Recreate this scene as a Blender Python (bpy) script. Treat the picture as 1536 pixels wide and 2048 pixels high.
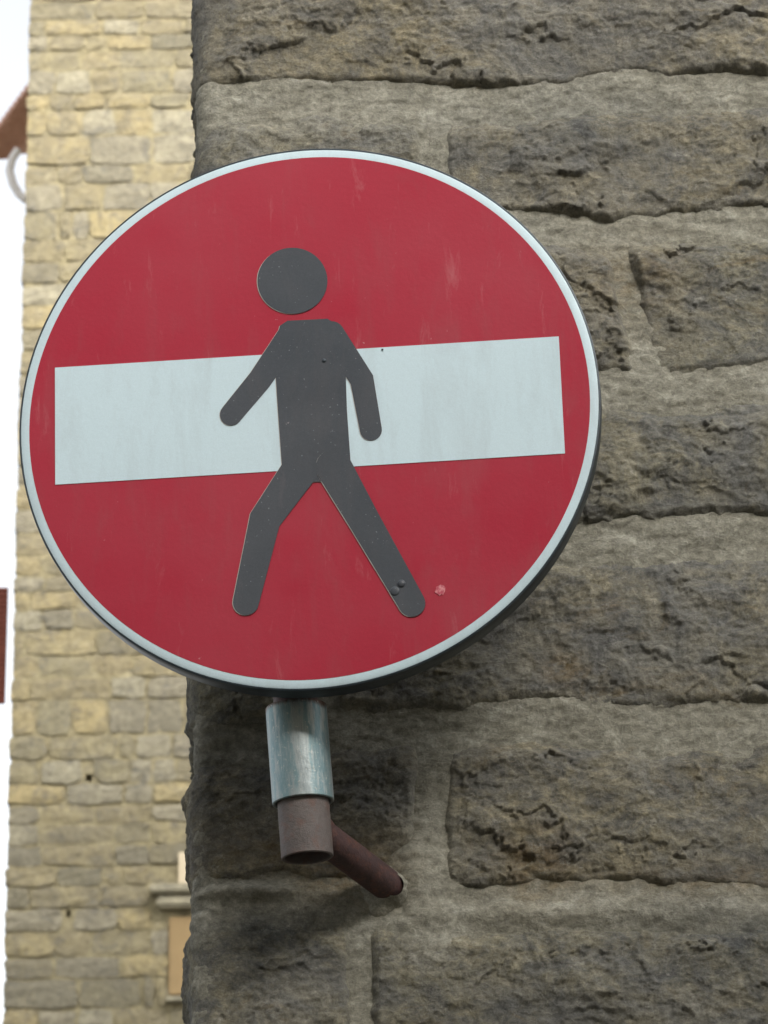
import bpy, bmesh, math, random
import numpy as np
from mathutils import Matrix, Vector

random.seed(7)
scene = bpy.context.scene
for o in list(bpy.data.objects):
    bpy.data.objects.remove(o)

# ------------------------------------------------------------------ camera
F_PX, PITCH, ROLL = 6300.0, math.radians(21.0), math.radians(1.0)
CAM = Vector((0.0, -3.19, 1.60))
_f = Vector((0, math.cos(PITCH), math.sin(PITCH)))
_r0 = Vector((1, 0, 0))
_u0 = Vector((0, -math.sin(PITCH), math.cos(PITCH)))
_r = _r0 * math.cos(ROLL) - _u0 * math.sin(ROLL)
_u = _u0 * math.cos(ROLL) + _r0 * math.sin(ROLL)
cd = bpy.data.cameras.new('camera')
cd.sensor_fit = 'HORIZONTAL'
cd.sensor_width = 36.0
cd.lens = 36.0 * F_PX / 1536.0
cd.clip_start = 0.1
cd.clip_end = 1500.0
cd.dof.use_dof = True
cd.dof.focus_distance = 3.30
cd.dof.aperture_fstop = 25.0
cam = bpy.data.objects.new('camera', cd)
m = Matrix.Identity(4)
for i in range(3):
    m[i][0], m[i][1], m[i][2], m[i][3] = _r[i], _u[i], -_f[i], CAM[i]
cam.matrix_world = m
scene.collection.objects.link(cam)
scene.camera = cam

# ------------------------------------------------------------------ daylight
SUN_ELEV, SUN_AZ = math.radians(30.0), math.radians(24.0)   # azimuth: from the street side, swung to the right
sd = Vector((math.sin(SUN_AZ) * math.cos(SUN_ELEV), -math.cos(SUN_AZ) * math.cos(SUN_ELEV), math.sin(SUN_ELEV)))
sl = bpy.data.lights.new('sun', 'SUN')
sl.energy = 2.0
sl.angle = math.radians(24.0)
sl.color = (1.0, 0.95, 0.88)
sun = bpy.data.objects.new('sun', sl)
sun.rotation_euler = sd.to_track_quat('Z', 'Y').to_euler()
scene.collection.objects.link(sun)

world = bpy.data.worlds.new('World')
scene.world = world
world.use_nodes = True
wn, wl = world.node_tree.nodes, world.node_tree.links
wn.clear()
wo = wn.new('ShaderNodeOutputWorld')
bg = wn.new('ShaderNodeBackground')
sk = wn.new('ShaderNodeTexSky')
sk.sky_type = 'NISHITA'
sk.sun_disc = False
sk.sun_elevation = SUN_ELEV
sk.sun_rotation = math.atan2(sd.x, sd.y)
sk.air_density = 1.0
sk.dust_density = 3.0
sk.ozone_density = 1.0
hs = wn.new('ShaderNodeHueSaturation')
hs.inputs['Saturation'].default_value = 0.18
bg.inputs['Strength'].default_value = 0.15
wl.new(sk.outputs[0], hs.inputs['Color'])
wl.new(hs.outputs[0], bg.inputs['Color'])
wl.new(bg.outputs[0], wo.inputs[0])

scene.view_settings.view_transform = 'Standard'
scene.view_settings.look = 'None'
scene.view_settings.gamma = 1.0
scene.view_settings.use_curve_mapping = False
scene.view_settings.exposure = 1.22

# ------------------------------------------------------------------ helpers
def ray(px, py):
    return (_f + _r * ((px - 768.0) / F_PX) + _u * ((1024.0 - py) / F_PX))

def at(px, py, Y):
    """point of the vertical plane y = Y seen at a photo pixel"""
    d = ray(px, py)
    return CAM + d * ((Y - CAM.y) / d.y)

def obj(name, me, mat=None, parent=None, **props):
    o = bpy.data.objects.new(name, me)
    scene.collection.objects.link(o)
    if mat is not None and me is not None:
        me.materials.append(mat)
    if parent is not None:
        o.parent = parent
    for k, v in props.items():
        o[k] = v
    return o

def thing(name, label, cat, loc=(0, 0, 0)):
    o = bpy.data.objects.new(name, None)
    o.empty_display_size = 0.1
    o.location = loc
    scene.collection.objects.link(o)
    o['label'] = label
    o['category'] = cat
    return o

def grid_mesh(name, P, smooth=True, flip=False):
    n, k, _ = P.shape
    me = bpy.data.meshes.new(name)
    me.vertices.add(n * k)
    me.vertices.foreach_set('co', P.reshape(-1).astype(np.float32))
    i = np.arange(n - 1)[:, None] * k + np.arange(k - 1)[None, :]
    q = np.stack([i, i + 1, i + k + 1, i + k], -1).reshape(-1, 4)
    if flip:
        q = q[:, ::-1]
    nq = len(q)
    me.loops.add(nq * 4)
    me.loops.foreach_set('vertex_index', q.reshape(-1).astype(np.int32))
    me.polygons.add(nq)
    me.polygons.foreach_set('loop_start', (np.arange(nq) * 4).astype(np.int32))
    me.polygons.foreach_set('use_smooth', np.full(nq, smooth))
    me.update(calc_edges=True)
    return me

def attr(me, name, vals):
    a = me.attributes.new(name, 'FLOAT', 'POINT')
    a.data.foreach_set('value', vals.reshape(-1).astype(np.float32))

def bm_mesh(name, bm, smooth=False):
    me = bpy.data.meshes.new(name)
    bmesh.ops.recalc_face_normals(bm, faces=bm.faces)
    bm.to_mesh(me)
    bm.free()
    if smooth:
        for p in me.polygons:
            p.use_smooth = True
    return me

def box_bm(bm, x0, x1, y0, y1, z0, z1, bev=0.0):
    r = bmesh.ops.create_cube(bm, size=1.0)
    for v in r['verts']:
        v.co = Vector(((x0 + x1) / 2 + v.co.x * (x1 - x0), (y0 + y1) / 2 + v.co.y * (y1 - y0), (z0 + z1) / 2 + v.co.z * (z1 - z0)))
    if bev:
        ed = list({e for v in r['verts'] for e in v.link_edges})
        bmesh.ops.bevel(bm, geom=ed, offset=bev, segments=2, affect='EDGES')

def box(name, x0, x1, y0, y1, z0, z1, mat, parent=None, bev=0.0, **props):
    bm = bmesh.new()
    box_bm(bm, x0, x1, y0, y1, z0, z1, bev)
    return obj(name, bm_mesh(name, bm), mat, parent, **props)

# 2-D gradient noise
_rng = np.random.RandomState(3)
_PERM = _rng.permutation(1024)
_ANG = _rng.rand(1024) * 2 * np.pi
def perlin(x, y, seed=0):
    xi = np.floor(x).astype(int); yi = np.floor(y).astype(int)
    xf = x - xi; yf = y - yi
    def g(ix, iy, dx, dy):
        h = _PERM[(_PERM[(ix + seed * 57) & 1023] + iy + seed * 13) & 1023]
        a = _ANG[h]
        return np.cos(a) * dx + np.sin(a) * dy
    u = xf * xf * xf * (xf * (xf * 6 - 15) + 10); v = yf * yf * yf * (yf * (yf * 6 - 15) + 10)
    a = g(xi, yi, xf, yf); b = g(xi + 1, yi, xf - 1, yf)
    c = g(xi, yi + 1, xf, yf - 1); d = g(xi + 1, yi + 1, xf - 1, yf - 1)
    return ((a * (1 - u) + b * u) * (1 - v) + (c * (1 - u) + d * u) * v) * 1.4
def fbm(x, y, oct=5, seed=0, rough=0.5):
    s = 0; a = 1.0; t = 0
    for i in range(oct):
        s = s + a * perlin(x, y, seed + i * 7)
        t += a; a *= rough; x = x * 2.03 + 1.7; y = y * 2.03 + 9.2
    return s / t
def sstep(a, b, x):
    t = np.clip((x - a) / (b - a), 0, 1)
    return t * t * (3 - 2 * t)

# ------------------------------------------------------------------ materials
class NT:
    def __init__(s, name):
        s.m = bpy.data.materials.new(name); s.m.use_nodes = True
        s.t = s.m.node_tree; s.b = s.t.nodes['Principled BSDF']
        s.tc = s.t.nodes.new('ShaderNodeTexCoord')
    def new(s, t, **kw):
        n = s.t.nodes.new(t)
        for k, v in kw.items(): setattr(n, k, v)
        return n
    def link(s, a, b): s.t.links.new(a, b)
    def noise(s, scale, detail=6, rough=0.6, sx=1, sy=1, sz=1, dist=0.0, off=0.0, coord='Object'):
        mp = s.new('ShaderNodeMapping'); mp.inputs['Scale'].default_value = (sx, sy, sz)
        mp.inputs['Location'].default_value = (off, off * 1.3, off * 0.7)
        s.link(s.tc.outputs[coord], mp.inputs[0])
        n = s.new('ShaderNodeTexNoise'); n.inputs['Scale'].default_value = scale
        n.inputs['Detail'].default_value = detail; n.inputs['Roughness'].default_value = rough
        n.inputs['Distortion'].default_value = dist
        s.link(mp.outputs[0], n.inputs['Vector'])
        return n.outputs['Fac']
    def ramp(s, fac, stops, interp='LINEAR'):
        r = s.new('ShaderNodeValToRGB'); r.color_ramp.interpolation = interp
        e = r.color_ramp.elements
        while len(e) < len(stops): e.new(0.5)
        for k, (p, c) in enumerate(stops):
            e[k].position = p
            e[k].color = (c, c, c, 1) if isinstance(c, (int, float)) else (*c, 1)
        s.link(fac, r.inputs[0]); return r.outputs[0]
    def mix(s, fac, a, b, mode='MIX'):
        n = s.new('ShaderNodeMix', data_type='RGBA', blend_type=mode)
        for sock, v in ((n.inputs[0], fac), (n.inputs[6], a), (n.inputs[7], b)):
            if isinstance(v, (int, float)): sock.default_value = v
            elif isinstance(v, tuple): sock.default_value = (*v, 1)
            else: s.link(v, sock)
        return n.outputs[2]
    def math(s, op, a, b=0.0, clamp=False):
        n = s.new('ShaderNodeMath', operation=op); n.use_clamp = clamp
        for sock, v in ((n.inputs[0], a), (n.inputs[1], b)):
            if isinstance(v, (int, float)): sock.default_value = v
            else: s.link(v, sock)
        return n.outputs[0]
    def attr(s, name):
        n = s.new('ShaderNodeAttribute', attribute_name=name); return n.outputs['Fac']
    def rand(s):
        return s.new('ShaderNodeObjectInfo').outputs['Random']
    def bump(s, h, dist, strength=1.0, prev=None):
        n = s.new('ShaderNodeBump'); n.inputs['Distance'].default_value = dist; n.inputs['Strength'].default_value = strength
        s.link(h, n.inputs['Height'])
        if prev is not None: s.link(prev, n.inputs['Normal'])
        return n.outputs[0]
    def done(s, col, rough=0.8, normal=None, metal=0.0, spec=0.5):
        for sock, v in ((s.b.inputs['Base Color'], col), (s.b.inputs['Roughness'], rough), (s.b.inputs['Metallic'], metal)):
            if isinstance(v, (int, float)): sock.default_value = v
            elif isinstance(v, tuple): sock.default_value = (*v, 1)
            else: s.link(v, sock)
        s.b.inputs['Specular IOR Level'].default_value = spec
        if normal is not None: s.link(normal, s.b.inputs['Normal'])
        return s.m

def rock_material(name, mortar=False):
    n = NT(name)
    big = n.noise(5.0, 5, 0.6, sz=1.6, dist=0.6, off=3.1)
    mid = n.noise(20.0, 10, 0.78, sz=1.25, dist=0.5, off=8.4)
    fine = n.noise(110.0, 8, 0.8, sz=1.2, dist=0.3)
    grain = n.noise(420.0, 4, 0.8)
    if mortar:
        col = n.ramp(mid, [(0.34, (0.20, 0.191, 0.150)), (0.50, (0.275, 0.264, 0.212)), (0.64, (0.37, 0.36, 0.30))])
    else:
        col = n.ramp(mid, [(0.34, (0.100, 0.100, 0.096)), (0.44, (0.158, 0.153, 0.135)), (0.51, (0.215, 0.202, 0.158)),
                           (0.58, (0.265, 0.240, 0.170)), (0.67, (0.40, 0.38, 0.31))])
        slate = n.ramp(big, [(0.40, 0.0), (0.60, 1.0)])
        rnd = n.rand()
        col = n.mix(1.0, col, n.ramp(rnd, [(0.0, (0.93, 0.95, 0.98)), (0.35, (1.06, 1.02, 0.94)), (0.7, (0.98, 0.99, 0.97)), (1.0, (1.12, 1.06, 0.95))]), 'MULTIPLY')
        col = n.mix(slate, col, n.mix(0.55, col, (0.165, 0.166, 0.158)))
    # ochre / rusty stains, dark lichen and darker patches, pale lime smears
    oc = n.ramp(n.noise(9.0, 8, 0.7, sz=2.2, dist=1.0, off=21), [(0.60, 0.0), (0.72, 1.0)])
    col = n.mix(n.math('MULTIPLY', oc, 0.35 if mortar else 0.6), col, (0.21, 0.155, 0.075))
    oc2 = n.math('MULTIPLY', n.attr('ochre'), n.ramp(n.noise(40.0, 8, 0.75, sz=2.0, off=5), [(0.36, 0.0), (0.62, 1.0)]))
    col = n.mix(oc2, col, (0.20, 0.135, 0.055))
    dk = n.ramp(n.noise(13.0, 10, 0.8, sz=1.2, dist=0.4, off=33), [(0.56, 0.0), (0.70, 1.0)])
    col = n.mix(n.math('MULTIPLY', dk, 0.25 if mortar else 0.65), col, (0.092, 0.094, 0.092))
    dk2 = n.math('MULTIPLY', n.attr('dark_patch'), n.ramp(n.noise(24.0, 8, 0.75, off=15), [(0.34, 0.15), (0.6, 1.0)]))
    col = n.mix(dk2, col, (0.055, 0.062, 0.068))
    sm = n.math('MULTIPLY', n.attr('smear'), n.ramp(n.noise(34.0, 9, 0.75, sz=1.8, off=2), [(0.32, 0.0), (0.58, 1.0)]))
    col = n.mix(sm, col, (0.30, 0.288, 0.235))
    fl = n.ramp(n.noise(48.0, 10, 0.85, sz=1.4, dist=0.4, off=44), [(0.56, 0.0), (0.63, 1.0)])
    col = n.mix(n.math('MULTIPLY', fl, 0.60), col, (0.33, 0.32, 0.28))
    col = n.mix(1.0, col, n.ramp(fine, [(0.30, 0.50), (0.5, 0.97), (0.70, 1.5)]), 'MULTIPLY')
    col = n.mix(1.0, col, n.ramp(grain, [(0.25, 0.8), (0.75, 1.2)]), 'MULTIPLY')
    b = n.bump(n.noise(60.0, 10, 0.8, sz=1.3, dist=0.3, off=11), 0.0032 if mortar else 0.0048, 0.8)
    b = n.bump(fine, 0.0028, 0.85, b)
    b = n.bump(grain, 0.0007, 0.7, b)
    return n.done(col, 0.92, b, spec=0.25)

M_ROCK = rock_material('rough_sandstone')
M_MORTAR = rock_material('lime_mortar', True)

def tower_material(name, mortar=False):
    n = NT(name)
    mid = n.noise(3.2, 7, 0.7, dist=0.8)
    fine = n.noise(14.0, 7, 0.75, dist=0.6, off=4)
    r = n.rand()
    if mortar:
        col = n.ramp(mid, [(0.3, (0.36, 0.31, 0.18)), (0.7, (0.47, 0.41, 0.26))])
    else:
        base = n.ramp(r, [(0.0, (0.27, 0.245, 0.17)), (0.2, (0.42, 0.35, 0.20)), (0.4, (0.34, 0.305, 0.20)), (0.6, (0.50, 0.41, 0.22)), (0.75, (0.28, 0.255, 0.185)), (0.9, (0.40, 0.36, 0.26)), (1.0, (0.46, 0.42, 0.30))])
        col = n.mix(n.ramp(mid, [(0.42, 0.0), (0.68, 0.75)]), base, (0.23, 0.21, 0.16))
    dk = n.ramp(n.noise(4.5, 8, 0.75, dist=1.0, off=9), [(0.54, 0.0), (0.66, 0.65)])
    lt = n.ramp(n.noise(5.0, 8, 0.75, dist=1.0, off=19), [(0.58, 0.0), (0.68, 0.6)])
    col = n.mix(lt, col, (0.56, 0.49, 0.33))
    col = n.mix(dk, col, (0.17, 0.165, 0.15))
    col = n.mix(1.0, col, n.ramp(fine, [(0.25, 0.68), (0.75, 1.3)]), 'MULTIPLY')
    b = n.bump(n.noise(7.0, 7, 0.72, off=2), 0.10, 0.9)
    b = n.bump(fine, 0.04, 0.8, b)
    return n.done(col, 0.9, b, spec=0.2)
M_TSTONE = tower_material('tower_stone')
M_TMORT = tower_material('tower_mortar', True)

def film(name, col, rough=0.38, grain=0.06, scuff=0.0, specks=False):
    n = NT(name)
    g = n.noise(700.0, 3, 0.7)
    c = n.mix(1.0, col, n.ramp(g, [(0.3, 1 - grain), (0.7, 1 + grain)]), 'MULTIPLY')
    w = n.noise(5.0, 4, 0.5, off=2)
    c = n.mix(n.math('MULTIPLY', n.ramp(w, [(0.35, 0.0), (0.7, 1.0)]), 0.035), c, (0.55, 0.5, 0.5))
    if scuff:
        s = n.ramp(n.noise(26.0, 8, 0.7, sx=1.8, sz=0.35, dist=0.5, off=6), [(0.60, 0.0), (0.78, 1.0)])
        c = n.mix(n.math('MULTIPLY', s, scuff), c, (0.62, 0.42, 0.40))
        s2 = n.ramp(n.noise(120.0, 3, 0.6, off=16), [(0.72, 0.0), (0.76, 1.0)])
        c = n.mix(n.math('MULTIPLY', s2, 0.25), c, (0.7, 0.6, 0.6))
    if specks:
        sp = n.ramp(n.noise(330.0, 2, 0.5, off=3), [(0.71, 0.0), (0.74, 1.0)])
        c = n.mix(n.math('MULTIPLY', sp, 0.6), c, (0.22, 0.25, 0.26))
    dirt = n.ramp(n.noise(14.0, 8, 0.7, sx=2.2, sz=0.5, dist=0.4, off=27), [(0.50, 0.0), (0.75, 1.0)])
    c = n.mix(n.math('MULTIPLY', dirt, 0.16), c, (0.16, 0.13, 0.12))
    b = n.bump(n.noise(9.0, 3, 0.5), 0.002, 0.25)
    b = n.bump(n.noise(160.0, 3, 0.6), 0.0003, 0.5, b)
    return n.done(c, n.ramp(n.noise(30.0, 5, 0.6, off=7), [(0.3, rough - 0.06), (0.7, rough + 0.1)]), b, spec=0.28)
M_RED = film('red_reflective_film', (0.335, 0.012, 0.032), 0.42, 0.08, 0.20)
M_WHITE = film('white_reflective_film', (0.52, 0.645, 0.69), 0.42, 0.05)
M_GREY = film('dark_grey_sticker', (0.052, 0.060, 0.070), 0.36, 0.12, 0.05, specks=True)
n = NT('sign_edge_metal')
M_EDGE = n.done(n.ramp(n.noise(40, 6), [(0.3, (0.018, 0.028, 0.036)), (0.7, (0.04, 0.055, 0.065))]), 0.45, n.bump(n.noise(60, 4), 0.001, 0.4), metal=0.2)

def galv():
    n = NT('galvanised_steel')
    c = n.ramp(n.noise(34.0, 8, 0.72, sz=0.14, off=1), [(0.34, (0.12, 0.155, 0.165)), (0.46, (0.33, 0.37, 0.37)), (0.54, (0.17, 0.27, 0.29)), (0.62, (0.45, 0.47, 0.45)), (0.70, (0.24, 0.27, 0.27))])
    rust = n.ramp(n.math('ADD', n.attr('rust'), n.math('MULTIPLY', n.noise(45.0, 7, 0.7, sz=0.35), 0.9)), [(0.78, 0.0), (1.0, 1.0)])
    c = n.mix(rust, c, (0.085, 0.05, 0.035))
    sp = n.ramp(n.noise(260.0, 4, 0.6), [(0.60, 0.0), (0.68, 0.6)])
    c = n.mix(sp, c, (0.5, 0.5, 0.47))
    b = n.bump(n.noise(120.0, 5), 0.0012, 0.5)
    return n.done(c, 0.48, b, metal=0.55)
M_GALV = galv()
def primer(name, a, b_, rusty):
    n = NT(name)
    c = n.ramp(n.noise(30.0, 7, 0.7, off=4), [(0.3, a), (0.7, b_)])
    c = n.mix(n.math('MULTIPLY', n.ramp(n.noise(70.0, 8, 0.8, off=14), [(0.5, 0.0), (0.64, 1.0)]), rusty), c, (0.13, 0.05, 0.03))
    return n.done(c, 0.62, n.bump(n.noise(150.0, 6, 0.7), 0.002, 0.6), metal=0.1)
M_PIPE = primer('brown_primed_steel', (0.075, 0.064, 0.060), (0.14, 0.118, 0.108), 0.5)
M_ARM = primer('maroon_rusty_steel', (0.035, 0.020, 0.020), (0.085, 0.042, 0.040), 0.75)
n = NT('soot_black'); M_BLACK = n.done(n.ramp(n.noise(20), [(0.3, 0.008), (0.7, 0.02)]), 0.9)

def simple(name, a, b_, scale, rough=0.85, bd=0.01):
    n = NT(name)
    c = n.ramp(n.noise(scale, 7, 0.65), [(0.3, a), (0.7, b_)])
    return n.done(c, rough, n.bump(n.noise(scale * 4, 6), bd, 0.5))
M_PLASTER = simple('ochre_plaster', (0.26, 0.18, 0.085), (0.33, 0.23, 0.11), 2.0)
M_CREAM = simple('cream_plaster', (0.50, 0.42, 0.28), (0.60, 0.52, 0.38), 1.5)
M_LEDGE = simple('weathered_ledge_stone', (0.21, 0.195, 0.145), (0.40, 0.36, 0.25), 7.0, bd=0.04)
M_TERRA = simple('terracotta', (0.52, 0.30, 0.23), (0.68, 0.44, 0.36), 5.0)
M_SHUT = simple('red_brown_shutter_paint', (0.20, 0.060, 0.042), (0.28, 0.09, 0.06), 5.0)
M_PAVE = simple('stone_paving', (0.13, 0.125, 0.11), (0.22, 0.21, 0.18), 2.0)
M_GROUND = simple('pale_ground', (0.15, 0.14, 0.11), (0.22, 0.20, 0.16), 0.3)
M_OPP = simple('pale_plaster', (0.42, 0.39, 0.31), (0.50, 0.46, 0.37), 1.0)
M_GLASSY = simple('dark_glass', (0.02, 0.024, 0.03), (0.03, 0.035, 0.04), 1.0, 0.1, 0.0)
M_ZINC = simple('grey_zinc', (0.50, 0.49, 0.47), (0.65, 0.63, 0.60), 3.0, 0.5)

# ------------------------------------------------------------------ ground
box('ground', -400, 400, -400, 600, -0.5, 0.0, M_GROUND, kind='structure')
box('street', -14, 14, -12, 60, -0.3, 0.004, M_PAVE, kind='structure')

# unseen house added behind the camera, its height set to shade the lower walls
opp = thing('shading_house', 'unseen pale plastered house added across the street to shade the wall', 'house', (0, -8, 0))
def obox(name, x0, x1, y0, y1, z0, z1, mat, par):
    bm = bmesh.new(); box_bm(bm, x0, x1, y0, y1, z0, z1)
    me = bm_mesh(name, bm); me.transform(Matrix.Translation((0, 8, 0))); return obj(name, me, mat, par)
obox('wall', -30, 30, -16, -8, 0, 7.9, M_OPP, opp)
obox('roof', -30.5, 30.5, -16.4, -7.7, 7.901, 8.1, M_TERRA, opp)
for i in range(9):
    for zz in (1.4, 5.0):
        f_ = obox('window', -28 + i * 3.4, -26.9 + i * 3.4, -8.0, -7.94, zz, zz + 1.7, M_SHUT, opp)
        obox('pane', -27.92 + i * 3.4, -26.98 + i * 3.4, -7.94, -7.93, zz + 0.08, zz + 1.62, M_GLASSY, f_)

# ------------------------------------------------------------------ the rough stone building with its corner
WY = 0.0                                   # mortar plane of the wall
XC = at(384, 1024, WY).x + 0.004           # corner line
def zat(py, px=900):
    return at(px, py, WY).z
def xat(px, py=1024):
    return at(px, py, WY).x
# horizontal joints: (photo px, py) breakpoints of each joint's middle line
JOINTS = [
    [(380, -780), (2400, -790)],
    [(380, -450), (1000, -440), (2400, -460)],
    [(380, -125), (900, -110), (1500, -135), (2400, -120)],
    [(380, 196), (560, 190), (860, 192), (1000, 200), (1120, 196), (1260, 172), (1536, 170), (2400, 160)],
    [(380, 470), (800, 452), (1060, 448), (1200, 462), (1330, 458), (1536, 438), (2400, 430)],
    [(380, 790), (900, 782), (1200, 768), (1340, 776), (1536, 758), (2400, 740)],
    [(380, 1110), (900, 1100), (1160, 1070), (1340, 1060), (1536, 1058), (2400, 1040)],
    [(380, 1482), (520, 1472), (700, 1450), (900, 1445), (1100, 1432), (1300, 1448), (1536, 1428), (2400, 1420)],
    [(380, 1788), (600, 1786), (760, 1800), (900, 1800), (1080, 1800), (1300, 1796), (1536, 1806), (2400, 1800)],
    [(380, 2120), (1000, 2125), (2400, 2110)],
    [(380, 2450), (2400, 2440)],
    [(380, 2780), (2400, 2780)],
]
# vertical joints per course: (px at joint, slant px over the course height)
VJ = [
    [(760, 0), (1350, 0), (1900, 0)],
    [(1000, 0), (1700, 0)],
    [(1640, 10), (2000, 0)],
    [(876, 8, 0.5), (1640, 0)],
    [(700, 0), (1272, 46, 0.05), (1900, 0)],
    [(980, 0), (1800, 0)],
    [(640, 0), (1720, 0)],
    [(840, -16, 0.7), (1640, 20)],
    [(700, 10, 0.2), (1680, 0)],
    [(800, 0), (1500, 0)],
    [(1100, 0), (1700, 0)],
]
SR = xat(2300) - XC                        # arc length where the detailed stones stop
SBACK = -0.45                              # length of the return face round the corner
RC = 0.022
def jz(k, s):
    pts = JOINTS[k]
    ss = [at(a, b, WY).x - XC for a, b in pts]; zs = [at(a, b, WY).z for a, b in pts]
    return np.interp(s, ss, zs) + 0.004 * fbm(s * 9 + k * 3.3, s * 0 + k * 5.1, 3, 40)
def wrap(s, z, h):
    """arc length s (positive along the face, negative round the corner), height z, offset h outwards -> xyz"""
    q = RC * math.pi / 4
    t = np.clip((s + q) / (2 * q), 0, 1) * (math.pi / 2)     # 0 on the return, pi/2 on the face
    cx, cy = XC + RC, WY + RC
    nx = -np.cos(t); ny = -np.sin(t)
    bx = cx + RC * nx + np.where(s > q, s - q, 0)
    by = cy + RC * ny + np.where(s < -q, -s - q, 0)
    edge = 0.003 * fbm(z * 14, z * 0 + 2.0, 3, 77)
    return np.stack([bx + nx * h + edge * np.cos(t) , by + ny * h, z], -1)

def facets(x, y, seed, tilt=0.5):
    """chipped facets: every cell of a jittered lattice is a tilted plane"""
    xi = np.floor(x).astype(int); yi = np.floor(y).astype(int)
    best = np.full(x.shape, 1e9); val = np.zeros(x.shape)
    for a in (-1, 0, 1):
        for b in (-1, 0, 1):
            cx = xi + a; cy = yi + b
            h1 = _PERM[(_PERM[(cx + seed * 31) & 1023] + cy) & 1023]; h2 = _PERM[(h1 + 371) & 1023]; h3 = _PERM[(h2 + 97) & 1023]
            fx = cx + h1 / 1023.0; fy = cy + h2 / 1023.0
            dx = x - fx; dy = y - fy
            d = dx * dx + dy * dy
            an = _ANG[h3]
            v_ = (h3 / 1023.0 - 0.5) + tilt * (np.cos(an) * dx + (np.sin(an) - 0.35) * dy)
            m_ = d < best
            best = np.where(m_, d, best); val = np.where(m_, v_, val)
    return val
def rock_relief(s, z, seed):
    x = s * 10; y = z * 11
    wx = fbm(x * 1.1, y * 1.1, 5, seed + 1, 0.6); wy = fbm(x * 1.1 + 31, y * 1.1, 5, seed + 2, 0.6)
    low = fbm(x * 0.6 + wx * 0.4, y * 0.8 + wy * 0.4, 4, seed + 3)
    f1 = facets(x * 1.1 + wx * 1.5, y * 1.7 + wy * 1.5, seed + 4, 0.75)
    f2 = facets(x * 2.8 + wx * 2.6, y * 3.6 + wy * 2.6, seed + 5, 0.7)
    f3 = facets(x * 7.0 + wx * 5, y * 8.5 + wy * 5, seed + 6, 0.6)
    m1 = sstep(-0.20, 0.25, fbm(x * 0.7 + 7, y * 0.7, 3, seed + 8))
    m2 = sstep(-0.25, 0.25, fbm(x * 1.1 + 3, y * 1.1 + 5, 3, seed + 12))
    crack = np.abs(fbm(x * 0.9 + wx * 0.7, y * 0.8 + wy * 0.7, 4, seed + 15))
    cr = -(1 - sstep(0.0, 0.020, crack)) * sstep(0.05, 0.3, fbm(x * 0.6 + 11, y * 0.6 + 2, 2, seed + 16))
    det = fbm(x * 7, y * 9, 5, seed + 7, 0.7)
    r_ = low * 0.018 + (0.2 + 0.8 * m1) * f1 * 0.0050 + m2 * f2 * 0.0023 + (1.1 - m2 * 0.6) * f3 * 0.0007 + cr * 0.0022 + det * 0.0034
    return np.where(r_ < -0.002, -0.002 + (r_ + 0.002) * 0.45, r_)

def gauss(px, py, rx, ry, s, z):
    p = at(px, py, WY)
    k = 0.00056
    return np.exp(-(((s + XC - p.x) / (rx * k)) ** 2 + ((z - p.z) / (ry * k)) ** 2))

def stains(me, s, z, edge):
    och = 0.9 * gauss(690, 1755, 100, 45, s, z) + 0.75 * gauss(1060, 1735, 70, 70, s, z) + 0.6 * gauss(560, 1700, 160, 40, s, z) \
        + 0.6 * gauss(1500, 1760, 260, 30, s, z) + 0.5 * gauss(1250, 560, 120, 100, s, z) + 0.8 * gauss(1115, 1340, 40, 30, s, z)
    dkpatch = 0.9 * gauss(540, 1870, 130, 60, s, z) + 0.7 * gauss(1480, 1900, 200, 90, s, z) + 0.6 * gauss(480, 1560, 120, 110, s, z) \
        + 0.5 * gauss(700, 1560, 120, 90, s, z) + 0.5 * gauss(1150, 250, 240, 90, s, z)  # darker blue-grey patches at fixed spots on the wall
    sme = np.clip(1.0 - edge / 0.022, 0, 1) * 0.9 + 1.4 * gauss(845, 1740, 50, 130, s, z) + 0.9 * gauss(850, 1920, 45, 30, s, z) \
        + 0.6 * gauss(480, 1785, 110, 18, s, z) + 0.85 * gauss(620, 250, 260, 55, s, z) + 0.6 * gauss(1180, 470, 200, 40, s, z) + 0.5 * gauss(1330, 1350, 90, 50, s, z)
    attr(me, 'ochre', np.clip(och, 0, 1)); attr(me, 'dark_patch', np.clip(dkpatch, 0, 1)); attr(me, 'smear', np.clip(sme, 0, 1))

bld = thing('stone_building', 'rough grey-brown stone wall and corner of the building behind the round sign', 'building', (XC, WY, 0))
binv = Matrix.Translation((-XC, -WY, 0))
def linkb(name, me, mat, **p):
    me.transform(binv)
    return obj(name, me, mat, bld, **p)

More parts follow.
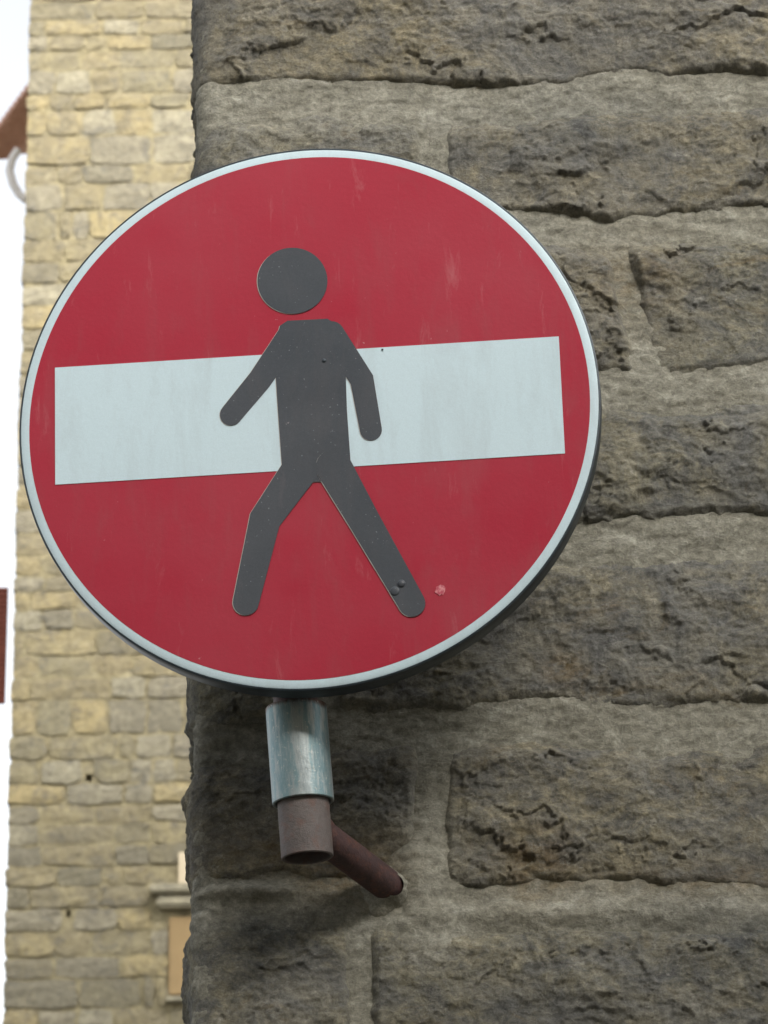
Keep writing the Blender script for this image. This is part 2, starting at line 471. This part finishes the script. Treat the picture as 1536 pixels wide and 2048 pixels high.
STEP = 0.0019
for c in range(len(JOINTS) - 1):
    vj = VJ[c]
    bounds = [SBACK] + [('v',) + tuple(q) for q in vj] + [SR]
    visible = 2 <= c <= 8
    for k in range(len(bounds) - 1):
        zt_m = float(jz(c, np.array(0.3))); zb_m = float(jz(c + 1, np.array(0.3)))
        zm = (zt_m + zb_m) / 2
        def edge_s(b, z):
            if isinstance(b, tuple):
                py = 1024
                x0 = xat(b[1]) - XC
                sl_ = b[2] * 0.00056
                return x0 - sl_ * (z - zm) / (zt_m - zb_m) + 0.003 * fbm(z * 20, z * 0 + b[1], 3, 5)
            return np.full_like(z, b)
        smid = [float(edge_s(bounds[k], np.array(zm))), float(edge_s(bounds[k + 1], np.array(zm)))]
        step = STEP if (visible and smid[0] < xat(1600) - XC) else STEP * 2.6
        ns = max(4, int((smid[1] - smid[0]) / step)); nz = max(4, int((zt_m - zb_m) / step))
        u = np.linspace(0, 1, ns)[None, :]; v = np.linspace(0, 1, nz)[:, None]
        z0 = zb_m + v * (zt_m - zb_m) + u * 0
        sL = edge_s(bounds[k], z0); sRr = edge_s(bounds[k + 1], z0)
        s = sL + u * (sRr - sL)
        zb = jz(c + 1, s); zt = jz(c, s)
        z = zb + v * (zt - zb)
        seed = 100 + c * 31 + k * 11
        hb = 0.0055 + 0.007 * fbm(s * 6, s * 0 + c, 2, seed)
        wob = 0.012 * fbm(s * 16, z * 20, 5, seed + 20, 0.6)
        eb = z - zb - hb * 0.8 + wob; et = zt - z - hb + wob
        isl = isinstance(bounds[k], tuple); isr = isinstance(bounds[k + 1], tuple)
        gl = 0.006 * (bounds[k][3] if isl and len(bounds[k]) > 3 else 0.6); gr = 0.006 * (bounds[k + 1][3] if isr and len(bounds[k + 1]) > 3 else 0.6)
        el = (s - sL - gl + wob * 0.45) if isl else s * 0 + 1
        er = (sRr - s - gr + wob * 0.45) if isr else s * 0 + 1
        pb = sstep(-0.006, 0.020, eb); pt = sstep(-0.008, 0.045, et); pl = sstep(-0.003, 0.020, el); pr = sstep(-0.003, 0.020, er)
        p = pb * pt * pl * pr
        prot = 0.0085 + 0.003 * random.uniform(-1, 1)
        bulge = 0.004 * np.sin(np.clip(v, 0, 1) * math.pi)
        if (c, k) == (3, 0): prot = 0.004
        h = -0.016 + p * (0.016 + prot + bulge) + rock_relief(s, z, seed) * (0.15 + 0.85 * p)
        rim = (np.minimum(np.minimum(v, 1 - v) * nz, np.minimum(u if isl else u * 0 + 1, (1 - u) if isr else u * 0 + 1) * ns) < 1.5)
        h = np.where(rim, -0.03, h)
        cw = np.exp(-(s / 0.03) ** 2)
        h = np.where(h > 0, h * (1 - 0.72 * cw), h)
        me = grid_mesh('stone', wrap(s, z, h))
        stains(me, s, z, np.minimum(np.minimum(eb, et), np.minimum(el, er)))
        linkb('stone', me, M_ROCK)

# pointing mortar between the stones, one continuous skin
zt_m = float(jz(0, np.array(0.3))); zb_m = float(jz(len(JOINTS) - 1, np.array(0.3)))
s1 = np.arange(SBACK, SR, 0.0025); z1 = np.arange(zb_m, zt_m, 0.0025)
s, z = np.meshgrid(s1, z1)
h = 0.004 * fbm(s * 7, z * 16, 5, 500) + 0.003 * fbm(s * 22, z * 60, 5, 510, 0.65) + 0.0012 * facets(s * 60, z * 90, 512, 0.6) + 0.0025
h = h + 0.020 * gauss(825, 1740, 55, 110, s, z) * (0.8 + 0.5 * fbm(s * 30, z * 30, 4, 520)) + 0.008 * gauss(1150, 1830, 330, 30, s, z) \
    + 0.010 * gauss(860, 1905, 60, 35, s, z) + 0.010 * gauss(500, 1785, 130, 16, s, z) * (1 + fbm(s * 40, z * 60, 3, 530))
me = grid_mesh('mortar', wrap(s, z, h))
stains(me, s, z, s * 0 + 1)
linkb('mortar', me, M_MORTAR)
# the body of the building, its unseen upper height set to shade the tower
XR, YB, ZT = 16.0, 9.0, 24.0
def core(x0, x1, y0, y1, z0, z1):
    me = bpy.data.meshes.new('core_wall')
    bm = bmesh.new(); box_bm(bm, x0, x1, y0, y1, z0, z1)
    bm.to_mesh(me); bm.free()
    for a in ('ochre', 'dark_patch', 'smear'):
        attr(me, a, np.zeros(len(me.vertices)))
    return linkb('core_wall', me, M_ROCK)
core(XC + 0.03, XR, WY + 0.03, YB, zb_m, zt_m)
core(XC, XR, WY, YB, 0.0, zb_m - 0.001)
core(XC, XR, WY, YB, zt_m + 0.001, ZT)
core(XC + SR, XR, WY + 0.0, WY + 0.028, zb_m, zt_m)
core(XC + 0.001, XC + 0.028, WY - SBACK, YB - 0.001, zb_m, zt_m)

# ------------------------------------------------------------------ the round traffic sign
PSI, PHI = math.radians(6.2), math.radians(0.7)
SY = -0.200
SC = at(614.0, 820.5, SY)
R = 0.3010
SM = Matrix.Translation(SC) @ Matrix.Rotation(-PSI, 4, 'Z') @ Matrix.Rotation(-PHI, 4, 'Y')
SMI = SM.inverted()
def onsign(px, py):
    d = ray(px, py)
    nrm = (SM.to_3x3() @ Vector((0, -1, 0)))
    t = (SC - CAM).dot(nrm) / d.dot(nrm)
    q = SMI @ (CAM + d * t)
    return q.x, q.z
sign = thing('road_sign', 'round red no-entry sign with white bar and dark grey walking figure', 'road sign', SC)
sign.matrix_world = SM

def lathe_y(name, prof, mat, parent, seg=160, smooth=True, **p):
    """prof: (radius, y) pairs turned round the local y axis"""
    bm = bmesh.new(); rings = []
    for r, y in prof:
        if r < 1e-6: rings.append([bm.verts.new((0, y, 0))])
        else: rings.append([bm.verts.new((r * math.cos(2 * math.pi * a / seg), y, r * math.sin(2 * math.pi * a / seg))) for a in range(seg)])
    for a, b in zip(rings, rings[1:]):
        for i in range(seg):
            j = (i + 1) % seg
            if len(a) == 1: bm.faces.new((a[0], b[i], b[j]))
            elif len(b) == 1: bm.faces.new((a[i], a[j], b[0]))
            else: bm.faces.new((a[i], a[j], b[j], b[i]))
    me = bm_mesh(name, bm, smooth)
    o = obj(name, me, mat, parent, **p)
    if smooth:
        try:
            me.set_sharp_from_angle(angle=math.radians(35))
        except Exception: pass
    return o
# dished aluminium plate with a folded rim
lathe_y('plate', [(0, 0.0022), (R - 0.0022, 0.0022), (R - 0.0005, 0.0006), (R + 0.0009, 0.0012), (R + 0.0012, 0.003), (R + 0.0010, 0.026), (R, 0.0275), (R - 0.010, 0.0275), (R - 0.0105, 0.0262),
                  (R - 0.0025, 0.0245), (R - 0.0035, 0.0045), (0, 0.0045)], M_EDGE, sign)
RW = R - 0.0008
lathe_y('white_border', [(R - 0.0098, 0.0006), (RW - 0.0015, 0.0004), (RW, 0.0012), (RW, 0.0021), (R - 0.0098, 0.0021), (R - 0.0098, 0.0006)], M_WHITE, sign)
lathe_y('red_field', [(0, 0.0003), (R - 0.0098, 0.0003), (R - 0.0095, 0.0020), (0, 0.0020)], M_RED, sign)

def slab(name, loops, y0, y1, mat, parent, bev=0.00025, **p):
    """closed outlines (local x,z) extruded from y0 (front) to y1"""
    bm = bmesh.new()
    for pts in loops:
        vs = [bm.verts.new((x, y0, z)) for x, z in pts]
        f = bm.faces.new(vs)
        r = bmesh.ops.extrude_face_region(bm, geom=[f])
        for v in [g for g in r['geom'] if isinstance(g, bmesh.types.BMVert)]:
            v.co.y = y1
    return obj(name, bm_mesh(name, bm), mat, parent, **p)
bar = [onsign(*q) for q in ((110, 735.5), (1117.5, 673), (1130, 907), (110.5, 969.5))]
slab('white_bar', [bar], -0.0003, 0.0002, M_WHITE, sign)

# plain walking pictogram, one cut sticker per limb
def arc(cx, cy, r, a0, a1, n=14):
    return [(cx + r * math.cos(math.radians(a0 + (a1 - a0) * i / n)), cy + r * math.sin(math.radians(a0 + (a1 - a0) * i / n))) for i in range(n + 1)]
def limb(pts, w0, w1, n=12):
    """rounded strip along a px polyline, half width w0 -> w1, as one outline"""
    P = [Vector(q) for q in pts]; k = len(P)
    L, Rr = [], []
    for i, q in enumerate(P):
        d0 = (P[i] - P[i - 1]).normalized() if i else (P[1] - P[0]).normalized()
        d1 = (P[i + 1] - P[i]).normalized() if i < k - 1 else d0
        d = (d0 + d1).normalized(); nn = Vector((-d.y, d.x))
        w = (w0 + (w1 - w0) * i / (k - 1)) / max(0.5, nn.dot(Vector((-d1.y, d1.x))))
        L.append(q + nn * w); Rr.append(q - nn * w)
    def cap(c, d, w):
        a = math.degrees(math.atan2(d.y, d.x))
        return arc(c.x, c.y, w, a + 90, a - 90, n)[1:-1]
    out = [tuple(v) for v in L] + cap(P[-1], (P[-1] - P[-2]).normalized(), w1) + [tuple(v) for v in reversed(Rr)]
    out += cap(P[0], (P[0] - P[1]).normalized(), w0)
    return out
YF = -0.0008
M_EDGE_HL = simple('pale_edge_highlight', (0.40, 0.38, 0.34), (0.52, 0.50, 0.46), 60.0, 0.6, 0.0)
def sticker(name, px, y=0.0):
    slab('sticker_edge_highlight', [[onsign(a - 1.3, b + 0.6) for a, b in px]], YF - y + 0.0003, YF + 0.0007, M_EDGE_HL, sign)  # pale sticker border, shifted left to paint in an edge highlight
    return slab(name, [[onsign(*q) for q in px]], YF - y, YF - y + 0.0008, M_GREY, sign)
head = [(585 + 70 * math.cos(a * math.pi / 36), 562 + 66 * math.sin(a * math.pi / 36)) for a in range(72)]
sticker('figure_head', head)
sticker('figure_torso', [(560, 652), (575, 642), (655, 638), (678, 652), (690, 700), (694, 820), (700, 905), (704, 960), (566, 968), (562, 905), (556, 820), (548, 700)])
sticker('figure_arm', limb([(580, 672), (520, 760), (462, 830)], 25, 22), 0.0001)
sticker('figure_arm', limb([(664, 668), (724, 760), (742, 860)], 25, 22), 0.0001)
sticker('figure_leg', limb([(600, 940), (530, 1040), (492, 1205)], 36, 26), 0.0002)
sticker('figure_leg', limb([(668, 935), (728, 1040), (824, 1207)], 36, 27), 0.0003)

# rivets, dimples and dried blobs
def blob(name, px, py, r, mat, hgt=0.0012):
    x, z = onsign(px, py)
    bm = bmesh.new()
    bmesh.ops.create_uvsphere(bm, u_segments=12, v_segments=8, radius=r)
    for v in bm.verts:
        v.co = Vector((x + v.co.x, YF - 0.0003 + v.co.y * hgt / r, z + v.co.z))
    return obj(name, bm_mesh(name, bm, True), mat, sign)
blob('rivet', 803, 1168, 0.0042, M_GREY, 0.0022)
blob('rivet', 790, 1183, 0.0050, M_GREY, 0.0014)
blob('rivet', 648, 722, 0.0022, M_EDGE)
blob('rivet', 765, 700, 0.0011, M_EDGE, 0.0008)
n = NT('chalky_scuff'); M_SCUFF = n.done(n.ramp(n.noise(300, 6), [(0.4, (0.42, 0.06, 0.09)), (0.62, (0.62, 0.26, 0.27))]), 0.8)
x, z = onsign(880, 1180)
rr = random.Random(5)
slab('paint_scuff', [[(x + 0.0055 * rr.uniform(.7, 1.1) * math.cos(a * .35), z + 0.006 * rr.uniform(.7, 1.1) * math.sin(a * .35)) for a in range(18)]], -0.0004, 0.0, M_SCUFF, sign)

# rails and clamps on the back that hold the plate to the pole
for zz in (-0.12, 0.12):
    box('stiffening_rail', -0.22, 0.22, 0.0046, 0.024, zz - 0.018, zz + 0.018, M_EDGE, sign, 0.002)

# ------------------------------------------------------------------ pole, sleeve and wall arm
PY = -0.128
P0 = at(615, 1716, PY)
lean = math.radians(3.8)
pd = Vector((-math.sin(lean), 0.0, math.cos(lean)))
brk = thing('sign_bracket', 'short pole with galvanised sleeve on a rusty wall arm below the sign', 'sign bracket', P0)
def basis(d):
    q = d.to_track_quat('Z', 'Y')
    return q
def tube(name, a, b, r, mat, parent, ri=None, seg=48, rustf=None, lip=0.0008):
    a = Vector(a); b = Vector(b); d = (b - a); L = d.length; q = basis(d)
    inner = (ri is not None)
    prof = []
    N = 10
    if inner:
        prof = [(ri, L)] + [(r - lip, L), (r, L - lip)] + [(r, L * (1 - t / N)) for t in range(1, N)] + [(r, lip), (r - lip, 0), (ri + lip, 0), (ri, lip), (ri, L)]
    else:
        prof = [(0.0, L), (r - lip, L), (r, L - lip)] + [(r, L * (1 - t / N)) for t in range(1, N)] + [(r, lip), (r - lip, 0), (0.0, 0)]
    bm = bmesh.new(); rings = []
    for rad, zz in prof:
        rings.append([bm.verts.new(Vector((max(rad, 1e-5) * math.cos(2 * math.pi * i / seg), max(rad, 1e-5) * math.sin(2 * math.pi * i / seg), zz))) for i in range(seg)])
    for A, B in zip(rings, rings[1:]):
        for i in range(seg):
            j = (i + 1) % seg
            bm.faces.new((A[i], A[j], B[j], B[i]))
    me = bm_mesh(name, bm, True)
    vals = np.array([(rustf(v.co.z / L, v.co) if rustf else 0.0) for v in me.vertices])
    attr(me, 'rust', vals)
    try: me.set_sharp_from_angle(angle=math.radians(40))
    except Exception: pass
    o = obj(name, me, mat, parent)
    o.matrix_world = Matrix.Translation(a) @ q.to_matrix().to_4x4()
    o.matrix_parent_inverse = Matrix.Translation(-Vector(parent.location))
    return o
def along(py):
    # distance up the pole at which the given photo row is met
    lo, hi = 0.0, 1.0
    for _ in range(40):
        mid = (lo + hi) / 2; w = P0 + pd * mid - CAM
        y = 1024 - F_PX * w.dot(_u) / w.dot(_f)
        if y > py: lo = mid
        else: hi = mid
    return lo
ls0, ls1 = along(1606), along(1414)
tube('pole', P0, P0 + pd * (ls1 - 0.01), 0.0262, M_PIPE, brk, 0.0228)
tube('pole', P0 + pd * (ls1 - 0.02), P0 + pd * 0.62, 0.0225, M_ARM, brk)['label'] = 'dark upper length of the pole behind the sign'
tube('sleeve', P0 + pd * ls0, P0 + pd * ls1, 0.0312, M_GALV, brk, 0.0275, rustf=lambda t, c: max(0, (t - 0.86) * 4.5) + max(0, (0.03 - t) * 9))
# mount cap of the plate just above the sleeve
tube('clamp', P0 + pd * (ls1 + 0.045), P0 + pd * (ls1 + 0.075), 0.0305, M_EDGE, brk, 0.0265)
tube('clamp', P0 + pd * (ls1 + 0.30), P0 + pd * (ls1 + 0.33), 0.0305, M_EDGE, brk, 0.0265)
AW = at(783, 1776, WY - 0.004)
AP = P0 + pd * 0.036
dirw = (AW - AP).normalized()
tube('wall_arm', AP + dirw * 0.022, AW + dirw * 0.05, 0.0168, M_ARM, brk)
cb = bmesh.new(); prev = None
rc_ = random.Random(9)
for k in range(5):
    f_ = k / 4
    ring = []
    for i in range(40):
        a = 2 * math.pi * i / 40
        rr_ = 0.0105 + f_ ** 1.2 * (0.025 + 0.007 * math.sin(a * 2 + 1) + 0.004 * math.sin(a * 5)) + (0.0012 * rc_.uniform(-1, 1) if k else 0)
        yy_ = -0.017 * (1 - f_) ** 1.6 + (0.008 if k == 4 else -0.004 + 0.0010 * rc_.uniform(-1, 1))
        ring.append(cb.verts.new((rr_ * math.cos(a), yy_, rr_ * 1.1 * math.sin(a))))
    if prev:
        for i in range(40): cb.faces.new((prev[i], prev[(i + 1) % 40], ring[(i + 1) % 40], ring[i]))
    prev = ring
cm = bm_mesh('mortar_collar', cb, True)
for a_n, v_n in (('ochre', 0.0), ('dark_patch', 0.0), ('smear', 0.9)): attr(cm, a_n, np.full(len(cm.vertices), v_n))
AC = AW + dirw * 0.004
cm.transform(Matrix.Translation(Vector((AC.x, WY, AC.z)) - Vector((XC, WY, 0))))
obj('mortar_collar', cm, M_MORTAR, bld)
lathe_b = bmesh.new()
bmesh.ops.create_uvsphere(lathe_b, u_segments=20, v_segments=10, radius=0.019)
for v in lathe_b.verts:
    v.co = v.co * (1 + 0.10 * math.sin(v.co.x * 600) * math.cos(v.co.z * 500))
wm = bm_mesh('weld', lathe_b, True); attr(wm, 'rust', np.zeros(len(wm.vertices)))
w = obj('weld', wm, M_ARM, brk); w.location = (AP + dirw * 0.018) - P0

# ------------------------------------------------------------------ the stone tower far behind
TY = 29.0
def tx(px, py=1024): return at(px, py, TY).x
def tz(py, px=200): return at(px, py, TY).z
TX0 = tx(33, 1024)
tower = thing('stone_tower', 'tall sunlit tower of yellow-beige stone blocks rising behind the wall corner', 'tower', (TX0, TY, 0))
tinv = Matrix.Translation((-TX0, -TY, 0))
# rows: photo y of the top and bottom, photo x of the vertical joints (None = laid at random)
rows = [
    (3, 41, [192, 290]), (41, 72, [92, 205, 280]), (72, 103, [98, 170, 215, 300]), (103, 142, [162, 240]), (142, 189, [112, 182, 242, 345]),
    (189, 221, [98, 150, 212, 302]), (221, 273, [95, 165, 232, 303]), (273, 331, [178, 303]), (331, 369, [115, 165, 268]),
    (369, 423, [125, 205, 300]), (423, 480, [118, 146, 180, 260]), (480, 524, None), (524, 568, None), (568, 612, None), (612, 660, None), (660, 702, None),
    (702, 750, None), (750, 792, None), (792, 840, None), (840, 884, None), (884, 930, None), (930, 972, None), (972, 1018, None), (1018, 1066, None), (1066, 1110, None),
    (1110, 1150, [85, 200]), (1150, 1183, [90, 180]), (1183, 1220, [60, 160, 250]), (1220, 1260, [88, 148, 240]), (1260, 1312, [50, 193, 290]), (1312, 1355, [75, 185, 268]), (1355, 1400, [60, 222, 294]),
    (1400, 1470, [75, 144, 214, 294]), (1470, 1519, [95, 235, 270, 345]), (1519, 1568, [80, 168, 188, 260, 306, 353]), (1568, 1610, [131, 248, 306]),
    (1610, 1647, [80, 189, 306]), (1647, 1690, [80, 228, 302]), (1690, 1733, [84, 228, 300]), (1733, 1773, [115, 207, 246, 302]),
    (1773, 1817, [60, 200, 302]), (1817, 1862, [128, 146, 235, 306]), (1862, 1912, [110, 183, 301]), (1912, 1957, [109, 242, 338]), (1957, 2018, [157, 284, 311]),
    (2018, 2066, [77, 156, 230, 338]), (2066, 2115, None), (2115, 2165, None),
]
top = 3
while top > -150:
    h_ = random.choice([38, 44, 50]); rows.insert(0, (top - h_, top, None)); top -= h_
holes = [(171, 185, 1548, 1563), (132, 142, 1820, 1834)]
PXR = 500
ledge_px = (300, 1778, 1832)
TD = 0.11
rs = random.Random(11)
def mk_tstone(x0, x1, z0, z1, left):
    """hewn block: 4x4 bulged uneven front with side skirts (42 triangles)"""
    n_ = 4
    w_, h_ = x1 - x0, z1 - z0
    out = rs.uniform(0.0, 0.03)
    P = []
    for j in range(n_):
        for i in range(n_):
            u, v = i / 3, j / 3
            edge = (i in (0, 3)) or (j in (0, 3))
            x = x0 + w_ * u + ((0.004 if left and i == 0 else 0.020) if edge else 0.05 * w_) * rs.uniform(-1, 1)
            z = z0 + h_ * v + (0.016 if edge else 0.05 * h_) * rs.uniform(-1, 1)
            if i in (0, 3) and j in (0, 3):
                x += 0.012 * (1 if i == 0 else -1) * (0 if left and i == 0 else 1); z += 0.012 * (1 if j == 0 else -1)
            if left and i == 0: x += rs.uniform(-0.008, 0.008) - 0.01 * w_ * 0
            y = TY - out - (0.014 if edge else 0.024) + rs.uniform(-0.012, 0.012)
            P.append((x, y, z))
    per = [0, 1, 2, 3, 7, 11, 15, 14, 13, 12, 8, 4]
    nb = len(P)
    for q in per:
        x, y, z = P[q]; P.append((x, TY + (0.30 if left else 0.04), z))
    Fc = []
    for j in range(3):
        for i in range(3):
            a = j * 4 + i; Fc.append((a, a + 1, a + 5, a + 4))
    for i in range(12):
        j = (i + 1) % 12
        Fc.append((per[j], per[i], nb + i, nb + j))
    me = bpy.data.meshes.new('stone'); me.from_pydata(P, [], Fc); me.update()
    me.transform(tinv)
    return obj('stone', me, M_TSTONE, tower)
cnt = 0
for (ya, yb, js) in rows:
    el = tx(33) + rs.uniform(-0.012, 0.012)
    yc = (ya + yb) / 2
    if js is None:
        js = []; q = 33 + rs.uniform(50, 120)
        while q < PXR - 40:
            js.append(q); q += rs.uniform(50, 130)
    else:
        js = list(js); q = js[-1] + rs.uniform(70, 120)
        while q < PXR - 40:
            js.append(q); q += rs.uniform(60, 120)
    # the joints are given in photo x of their own row
    xs = [el] + [at(q, yc, TY).x for q in js] + [at(PXR, yc, TY).x]
    pxs = [0] + js + [PXR]
    z1_, z0_ = tz(ya), tz(yb)
    g = 0.014
    for k in range(len(xs) - 1):
        if any(a < (pxs[k] + pxs[k + 1]) / 2 < b and c_ < yc + 12 and d_ > yc - 12 and (pxs[k + 1] - pxs[k]) < 24 for a, b, c_, d_ in holes):
            continue
        xr = xs[k + 1] - g
        xlim = at(306, yc, TY).x; xlim2 = at(338, yc, TY).x
        if 1735 < yc < 1862:
            if xs[k] > xlim - 0.05: continue
            xr = min(xr, xlim)
        if 1862 < yc < 2018:
            if xs[k] > xlim2 - 0.05: continue
            xr = min(xr, xlim2)
        mk_tstone(xs[k] + (g if k else 0), xr, z0_ + g * 0.8, z1_ - g * 0.8, k == 0); cnt += 1
print('tower stones', cnt)
# mortar skin with real putlog holes, laid between the stones
zlo, zhi = tz(2165), tz(-150)
xr_ = TX0 + 6.2
hb = [(at(a, (c_ + d_) / 2, TY).x, at(b, (c_ + d_) / 2, TY).x, tz(d_), tz(c_)) for a, b, c_, d_ in holes]
xb = sorted({TX0 + 0.02, xr_} | {v for q in hb for v in q[:2]}); zb_ = sorted({zlo, zhi} | {v for q in hb for v in q[2:]})
bm = bmesh.new()
for i in range(len(xb) - 1):
    for j in range(len(zb_) - 1):
        cx, cz = (xb[i] + xb[i + 1]) / 2, (zb_[j] + zb_[j + 1]) / 2
        hole = any(q[0] < cx < q[1] and q[2] < cz < q[3] for q in hb)
        yy = TY - 0.010
        if hole:
            box_bm(bm, xb[i] - .02, xb[i + 1] + .02, TY + 0.30, TY + 0.34, zb_[j] - .02, zb_[j + 1] + .02)
            x0, x1, z0, z1_ = xb[i], xb[i + 1], zb_[j], zb_[j + 1]
            for A, B in (((x0, z0), (x1, z0)), ((x1, z0), (x1, z1_)), ((x1, z1_), (x0, z1_)), ((x0, z1_), (x0, z0))):
                bm.faces.new([bm.verts.new(q) for q in ((A[0], yy, A[1]), (B[0], yy, B[1]), (B[0], TY + 0.30, B[1]), (A[0], TY + 0.30, A[1]))])
        else:
            bm.faces.new([bm.verts.new(q) for q in ((xb[i], yy, zb_[j]), (xb[i + 1], yy, zb_[j]), (xb[i + 1], yy, zb_[j + 1]), (xb[i], yy, zb_[j + 1]))])
me = bpy.data.meshes.new('mortar'); bm.to_mesh(me); bm.free(); me.transform(tinv); obj('mortar', me, M_TMORT, tower)
bm = bmesh.new()
box_bm(bm, TX0 + 0.02, xr_, TY + 0.36, TY + 6.0, 0, zhi + 8)
box_bm(bm, TX0 + 0.02, xr_, TY - 0.01, TY + 0.358, zhi + 0.001, zhi + 8)
box_bm(bm, TX0 + 0.02, xr_, TY - 0.01, TY + 0.358, 0, zlo - 0.001)
box_bm(bm, TX0 + 0.02, TX0 + 0.04, TY - 0.008, TY + 0.358, zlo, zhi)
box_bm(bm, xr_ - 0.02, xr_, TY - 0.008, TY + 0.358, zlo, zhi)
me = bm_mesh('core_wall', bm); me.transform(tinv); obj('core_wall', me, M_TMORT, tower)
# projecting ledge, light plaster above and ochre render below, at the foot of the picture
def tbox(name, px0, px1, py0, py1, y0, y1, mat, bev=0.0, **p):
    pc = (py0 + py1) / 2
    x0, x1 = at(px0, pc, TY).x, at(px1, pc, TY).x
    bm = bmesh.new(); box_bm(bm, x0, x1, y0, y1, tz(py1, px0), tz(py0, px0), bev)
    me = bm_mesh(name, bm); me.transform(tinv)
    return obj(name, me, mat, tower, **p)
tbox('ledge', 302, 500, 1779, 1796, TY - 0.26, TY + 0.02, M_LEDGE, 0.02)
tbox('ledge', 314, 500, 1797, 1822, TY - 0.19, TY + 0.02, M_LEDGE, 0.03)
tbox('render_panel', 357, 500, 1708, 1778, TY - 0.08, TY + 0.02, M_CREAM, 0.01)
tbox('render_panel', 338, 500, 1836, 1992, TY - 0.06, TY + 0.02, M_PLASTER, 0.01, label='ochre painted render panel under the ledge')
tbox('window_sill', 334, 500, 1998, 2008, TY - 0.15, TY + 0.02, M_LEDGE, 0.01)

# ------------------------------------------------------------------ the house beyond the tower (eave and open shutter show)
HY = 38.0
house = thing('house', 'house mostly hidden behind the tower, only terracotta eave and red-brown shutter showing at left edge', 'house', (at(60, 1024, HY).x, HY, 0))
hinv = Matrix.Translation(-Vector(house.location))
def hlink(name, bm, mat, **p):
    me = bm_mesh(name, bm); me.transform(hinv); return obj(name, me, mat, house, **p)
e0 = at(-60, 302, HY + 1.4); e1 = at(58, 186, HY - 0.2); e1.z = e0.z     # outer eave line, level
e1 = Vector((at(52, 195, HY).x, HY - 1.2, 0)); 
zE = at(20, 225, HY).z
pA = at(20, 225, HY)
# horizontal direction that shows as a 45-degree rise
dE = Vector((0.43, -0.90, 0)).normalized(); nE = Vector((0.90, 0.43, 0)).normalized()
bm = bmesh.new()
def quadbox(bm, o, a, b, c):
    vs = [bm.verts.new(o + a * i + b * j + c * k) for i in (0, 1) for j in (0, 1) for k in (0, 1)]
    for f in ((0, 1, 3, 2), (4, 6, 7, 5), (0, 4, 5, 1), (2, 3, 7, 6), (0, 2, 6, 4), (1, 5, 7, 3)):
        bm.faces.new([vs[i] for i in f])
o_ = pA - dE * 1.6
quadbox(bm, o_, dE * 4.2, nE * 3.2 + Vector((0, 0, 1.0)), Vector((0, 0, 0.06)))
hlink('roof', bm, M_TERRA)
for k in range(24):
    bm = bmesh.new()
    q = o_ + dE * (0.03 + k * 0.17) - nE * 0.05 - Vector((0, 0, 0.03))
    seg = 8
    A = []; B = []
    run = nE * 0.62 + Vector((0, 0, 0.19))
    for i in range(seg):
        a = 2 * math.pi * i / seg
        off = dE * (0.055 * math.cos(a)) + Vector((0, 0, 0.055 * math.sin(a)))
        A.append(bm.verts.new(q + off)); B.append(bm.verts.new(q + off + run))
    for i in range(seg): bm.faces.new((A[i], A[(i + 1) % seg], B[(i + 1) % seg], B[i]))
    bm.faces.new(A); bm.faces.new(B)
    hlink('roof_tile', bm, M_TERRA)
bm = bmesh.new()
wallo = pA + nE * 1.0 - dE * 1.6
quadbox(bm, Vector((wallo.x, wallo.y, 0)), dE * 4.0, nE * 3.0, Vector((0, 0, zE + 0.2)))
hlink('wall', bm, M_CREAM)
path = [at(a, b, HY - 0.1) for a, b in ((36, 300), (24, 318), (19, 342), (26, 368), (38, 388), (52, 400))]
bm = bmesh.new(); prev = None
for k, q in enumerate(path):
    d = (path[min(k + 1, len(path) - 1)] - path[max(k - 1, 0)]).normalized()
    a1 = d.cross(Vector((0, 1, 0))).normalized(); a2 = d.cross(a1).normalized()
    ring = [bm.verts.new(q + a1 * (0.062 * math.cos(t * math.pi / 6)) + a2 * (0.062 * math.sin(t * math.pi / 6))) for t in range(12)]
    if prev:
        for t in range(12): bm.faces.new((prev[t], prev[(t + 1) % 12], ring[(t + 1) % 12], ring[t]))
    prev = ring
hlink('downpipe', bm, M_ZINC)
# shutter: a frame with louvres standing out from the hidden wall
SHY = 36.5
a_, b_ = at(-22, 1175, SHY), at(17, 1175, SHY); zt_ = a_.z; zb2 = at(0, 1408, SHY).z
shut = obj('shutter', (lambda bm: (box_bm(bm, a_.x, b_.x, SHY, SHY + 0.02, zb2, zt_), bm_mesh('shutter', bm))[1])(bmesh.new()), M_SHUT, house)
shut.data.transform(hinv)
nl = 22
for k in range(nl):
    zz = zb2 + (zt_ - zb2) * (k + 0.2) / nl
    bm = bmesh.new(); box_bm(bm, a_.x + 0.03, b_.x - 0.0, SHY - 0.035, SHY - 0.001, zz, zz + 0.030)
    me = bm_mesh('louvre', bm); me.transform(hinv); obj('louvre', me, M_SHUT, shut)

tris = sum(len(o.data.polygons) * 2 for o in scene.objects if o.type == 'MESH')
print('approx tris', tris, 'objects', len(scene.objects))
